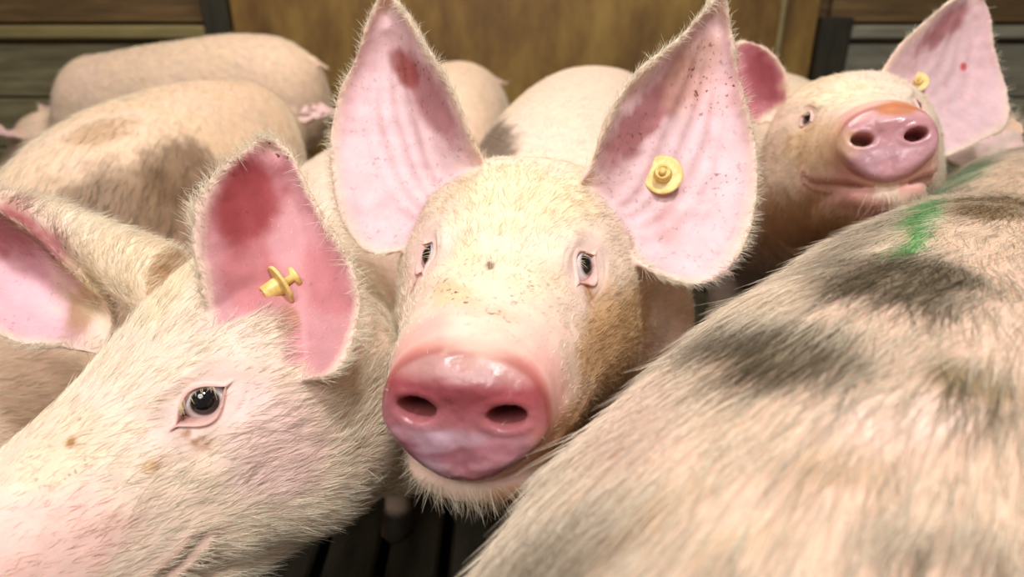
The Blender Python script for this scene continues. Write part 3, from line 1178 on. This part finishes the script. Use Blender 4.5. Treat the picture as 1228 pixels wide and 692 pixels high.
# ---- pig in the lower left corner
hB = Frame((0, 0, 0), cam_vec(-.62, -.34, .70), cam_vec(.76, -.12, .64), 1.02)
hB.o = P(273, 485, .43) - hB.w((.010, .083, .003))
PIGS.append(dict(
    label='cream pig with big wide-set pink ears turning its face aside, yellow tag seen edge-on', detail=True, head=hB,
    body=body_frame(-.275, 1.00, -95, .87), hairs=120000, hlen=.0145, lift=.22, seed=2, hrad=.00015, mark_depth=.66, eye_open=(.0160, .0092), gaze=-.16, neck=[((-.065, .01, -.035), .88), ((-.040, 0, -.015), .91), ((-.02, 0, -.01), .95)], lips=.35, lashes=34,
    ears=[dict(L=E3([(268, 410, .470), (246, 362, .452), (233, 302, .445), (234, 255, .450), (249, 225, .462), (274, 195, .480), (320, 164, .50)]),
               R=E3([(352, 455, .455), (388, 452, .440), (412, 433, .438), (427, 395, .445), (430, 352, .458), (420, 316, .47), (399, 280, .482), (374, 240, .492), (350, 192, .50), (320, 164, .50)]),
               cup=.030, ridges=.001, dirt=.12, inside=hx('c98d90')),
          dict(L=E3([(125, 360, .56), (72, 318, .545), (35, 283, .54), (0, 260, .535), (-60, 237, .535), (-130, 240, .55)]),
               R=E3([(120, 425, .56), (72, 414, .55), (35, 412, .545), (0, 402, .54), (-60, 360, .54), (-130, 240, .55)]),
               cup=.040, ridges=.001, inside=hx('dfb0b8'))],
    roots=[[(205, 352, .565, .040), (150, 318, .570, .031), (100, 290, .572, .024), (50, 264, .57, .018), (0, 245, .565, .013), (-50, 234, .558, .009), (-95, 232, .552, .004)]],
    marks=[(295, 245, 42, 60, 25, '8e2c30', .9, dict(nz=.3)), (300, 330, 40, 45, 0, 'b0585e', .6), (390, 340, 28, 50, -20, 'b8646a', .6, dict(dirt=.3)), (345, 385, 12, 18, 0, 'a8744e', .6, dict(nz=.8)),  # small brown mark: wax, with some of the ear canal's shade painted in
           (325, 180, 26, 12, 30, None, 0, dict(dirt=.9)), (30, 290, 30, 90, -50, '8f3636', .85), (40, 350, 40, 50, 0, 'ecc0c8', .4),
           (100, 365, 18, 40, 25, '9a7038', .8, dict(hair='b28342')), (70, 545, 70, 45, -30, 'dcc398', .35, dict(dirt=.5)), (180, 560, 14, 8, 0, 'b98a3c', .7, dict(nz=.8)),
           (85, 530, 6, 8, 30, 'a06a2a', .9), (60, 640, 90, 60, 0, 'eab9b0', .6), (150, 340, 80, 50, 0, 'ecd9b0', .4), (320, 540, 60, 70, 0, 'eccaca', .5)],
    tags=[dict(px=(352, 333), R=.0150, axis=(-.72, -.50, .45), label='yellow plastic ear tag turned edge-on', stud=.016, off=.010)]))
# ---- the pig resting its chin on the spotted back
KD = 1.13
hD = Frame(cam_pt(.382 * KD, .188 * KD, -.7516 * KD), cam_vec(-.320, -.021, .947), cam_vec(.946, .043, .320), .95)
PIGS.append(dict(
    label='cream pig with wet pink snout resting its chin on a spotted back', detail=True, head=hD, vox=.003, smooth=4, disc_pale=.5, mouth=.004,
    body=body_frame(.60, 1.50, -102, .95), hairs=26000, hlen=.013, seed=3, hrad=.0002,
    ears=[dict(L=E3k(KD, [(945, 128, .86), (946, 100, .845), (936, 74, .84), (916, 56, .845), (890, 49, .86)]),
               R=E3k(KD, [(915, 150, .86), (898, 142, .85), (880, 125, .85), (868, 100, .85), (866, 70, .855), (890, 49, .86)]), cup=.03, ridges=0, inside=hx('b87078')),
          dict(L=E3k(KD, [(1040, 110, .83), (1062, 80, .81), (1082, 52, .80), (1104, 31, .80), (1140, 2, .805), (1172, -16, .82)]),
               R=E3k(KD, [(1095, 205, .81), (1140, 186, .805), (1178, 168, .82), (1208, 150, .84), (1212, 118, .85), (1203, 86, .85), (1194, 55, .845), (1188, 15, .835), (1172, -16, .82)]),
               cup=.035, ridges=.002, dirt=.08)],
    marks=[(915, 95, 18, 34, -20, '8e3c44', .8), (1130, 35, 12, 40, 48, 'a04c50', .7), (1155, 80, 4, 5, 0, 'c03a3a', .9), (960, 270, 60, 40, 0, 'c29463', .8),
           (1075, 130, 26, 8, 0, 'b8703c', .8, dict(nz=.3)), (985, 175, 45, 30, 0, 'ddb98a', .6), (1030, 245, 40, 12, 10, 'd08e88', .6), (1000, 110, 60, 20, 0, 'efdcb6', .5)],
    tags=[dict(px=(1101, 99), R=.0135, axis=(-.45, .1, .88), label='yellow plastic ear tag of the background pig', stud=.010)]))
# ---- the spotted back in the foreground
bC = body_frame(.387, .497, 49.4, 1.006, -.065)
hC = Frame((.845, .97, .525), (.86, .50, -.28), (-.50, .86, 0), 1.0)
DK = '6e604c'
PIGS.append(dict(
    label='large pig seen from behind, pale back with dark spots and a green paint mark', head=hC, body=bC, vox=.006, hairs=120000, hlen=.030, seed=4, lift=.18, jit=.15, hrad=.0002,
    base=hx('cdad93'), pink=hx('dcb6aa'), pinkness=.6, hair=hx('ecdcc6'), lumps=1.2,
    marks=[(955, 418, 105, 42, 4, DK, 1), (1090, 335, 95, 34, 5, '726450', 1), (1195, 245, 48, 18, 0, '7a6038', .85), (1175, 460, 72, 26, 12, '75623f', .85),
           (1140, 655, 130, 30, 8, '8a7560', .75), (1010, 560, 90, 22, 5, 'a98a68', .6), (690, 660, 80, 55, -40, '8c7a64', .75), (800, 600, 60, 18, -25, 'b29470', .5),
           (1110, 235, 140, 20, -33, 'a39684', .7), (870, 655, 100, 20, -10, 'a68a68', .5), (1115, 262, 13, 48, 28, '58a85a', .9, dict(nz=.25, d=(.66, .3))), (1165, 205, 40, 10, -28, '79a878', .6, dict(d=(.75, .3))),
           (1085, 500, 90, 30, 0, 'efd5cb', .5), (780, 480, 60, 60, 0, 'edd0c2', .5)]))
# ---- pigs further back
PIGS.append(dict(
    label='pig with large brown patches on its rump, behind the wide-eared pig', head=Frame((-.69, 1.93, .42), (-.1, .8, -.6), (-1, 0, 0)), body=body_frame(-.645, 1.43, 92, .98),
    hairs=16000, hlen=.022, seed=5, base=hx('e3c3a0'), hrad=.00025,
    marks=[(150, 255, 95, 55, 0, '80644a', .85), (215, 205, 45, 38, 0, '7a5f46', .8), (300, 250, 70, 50, 0, '7f6448', .7), (120, 160, 40, 14, -15, 'b08c66', .6)]))
PIGS.append(dict(
    label='small pinkish pig mostly hidden at the cheek of the wide-eared pig', head=Frame((-.60, -.02, .36), (-.1, -.9, -.4), (1, 0, 0), .8), body=body_frame(-.60, .34, -90, .78),
    hairs=12000, hlen=.018, seed=8, base=hx('e0c3aa'), pink=hx('dfb3a2'), hrad=.0002))
PIGS.append(dict(
    label='plain pale pig standing crosswise by the plank wall', head=Frame((-1.62, 2.27, .34), (-.9, .1, -.4), (0, -1, 0)), body=body_frame(-1.13, 2.27, 180, .98, -.13),
    hairs=9000, hlen=.022, seed=6, base=hx('e6c9ab'), hrad=.0003))
PIGS.append(dict(
    label='pale pig with a curly tail showing its rump by the stained panel', head=Frame((-.20, 2.45, .42), (.1, .8, -.6), (-1, 0, 0)), body=body_frame(-.17, 2.16, 88, .93),
    hairs=6000, hlen=.02, seed=7, base=hx('e9ccb0'), hrad=.0003, tailside=-.06))
for k, key in enumerate('ABDCEIFH'):
    PIGS[k]['key'] = key
PIGS[1]['yield_to'] = ['A']
PIGS[2]['yield_to'] = ['C', 'A']
PIGS[5]['yield_to'] = ['E', 'B']
for k in (0, 1, 3, 2, 4, 5, 6, 7):
    make_pig(PIGS[k])
print('total', round(time.time() - T0, 1), 's')
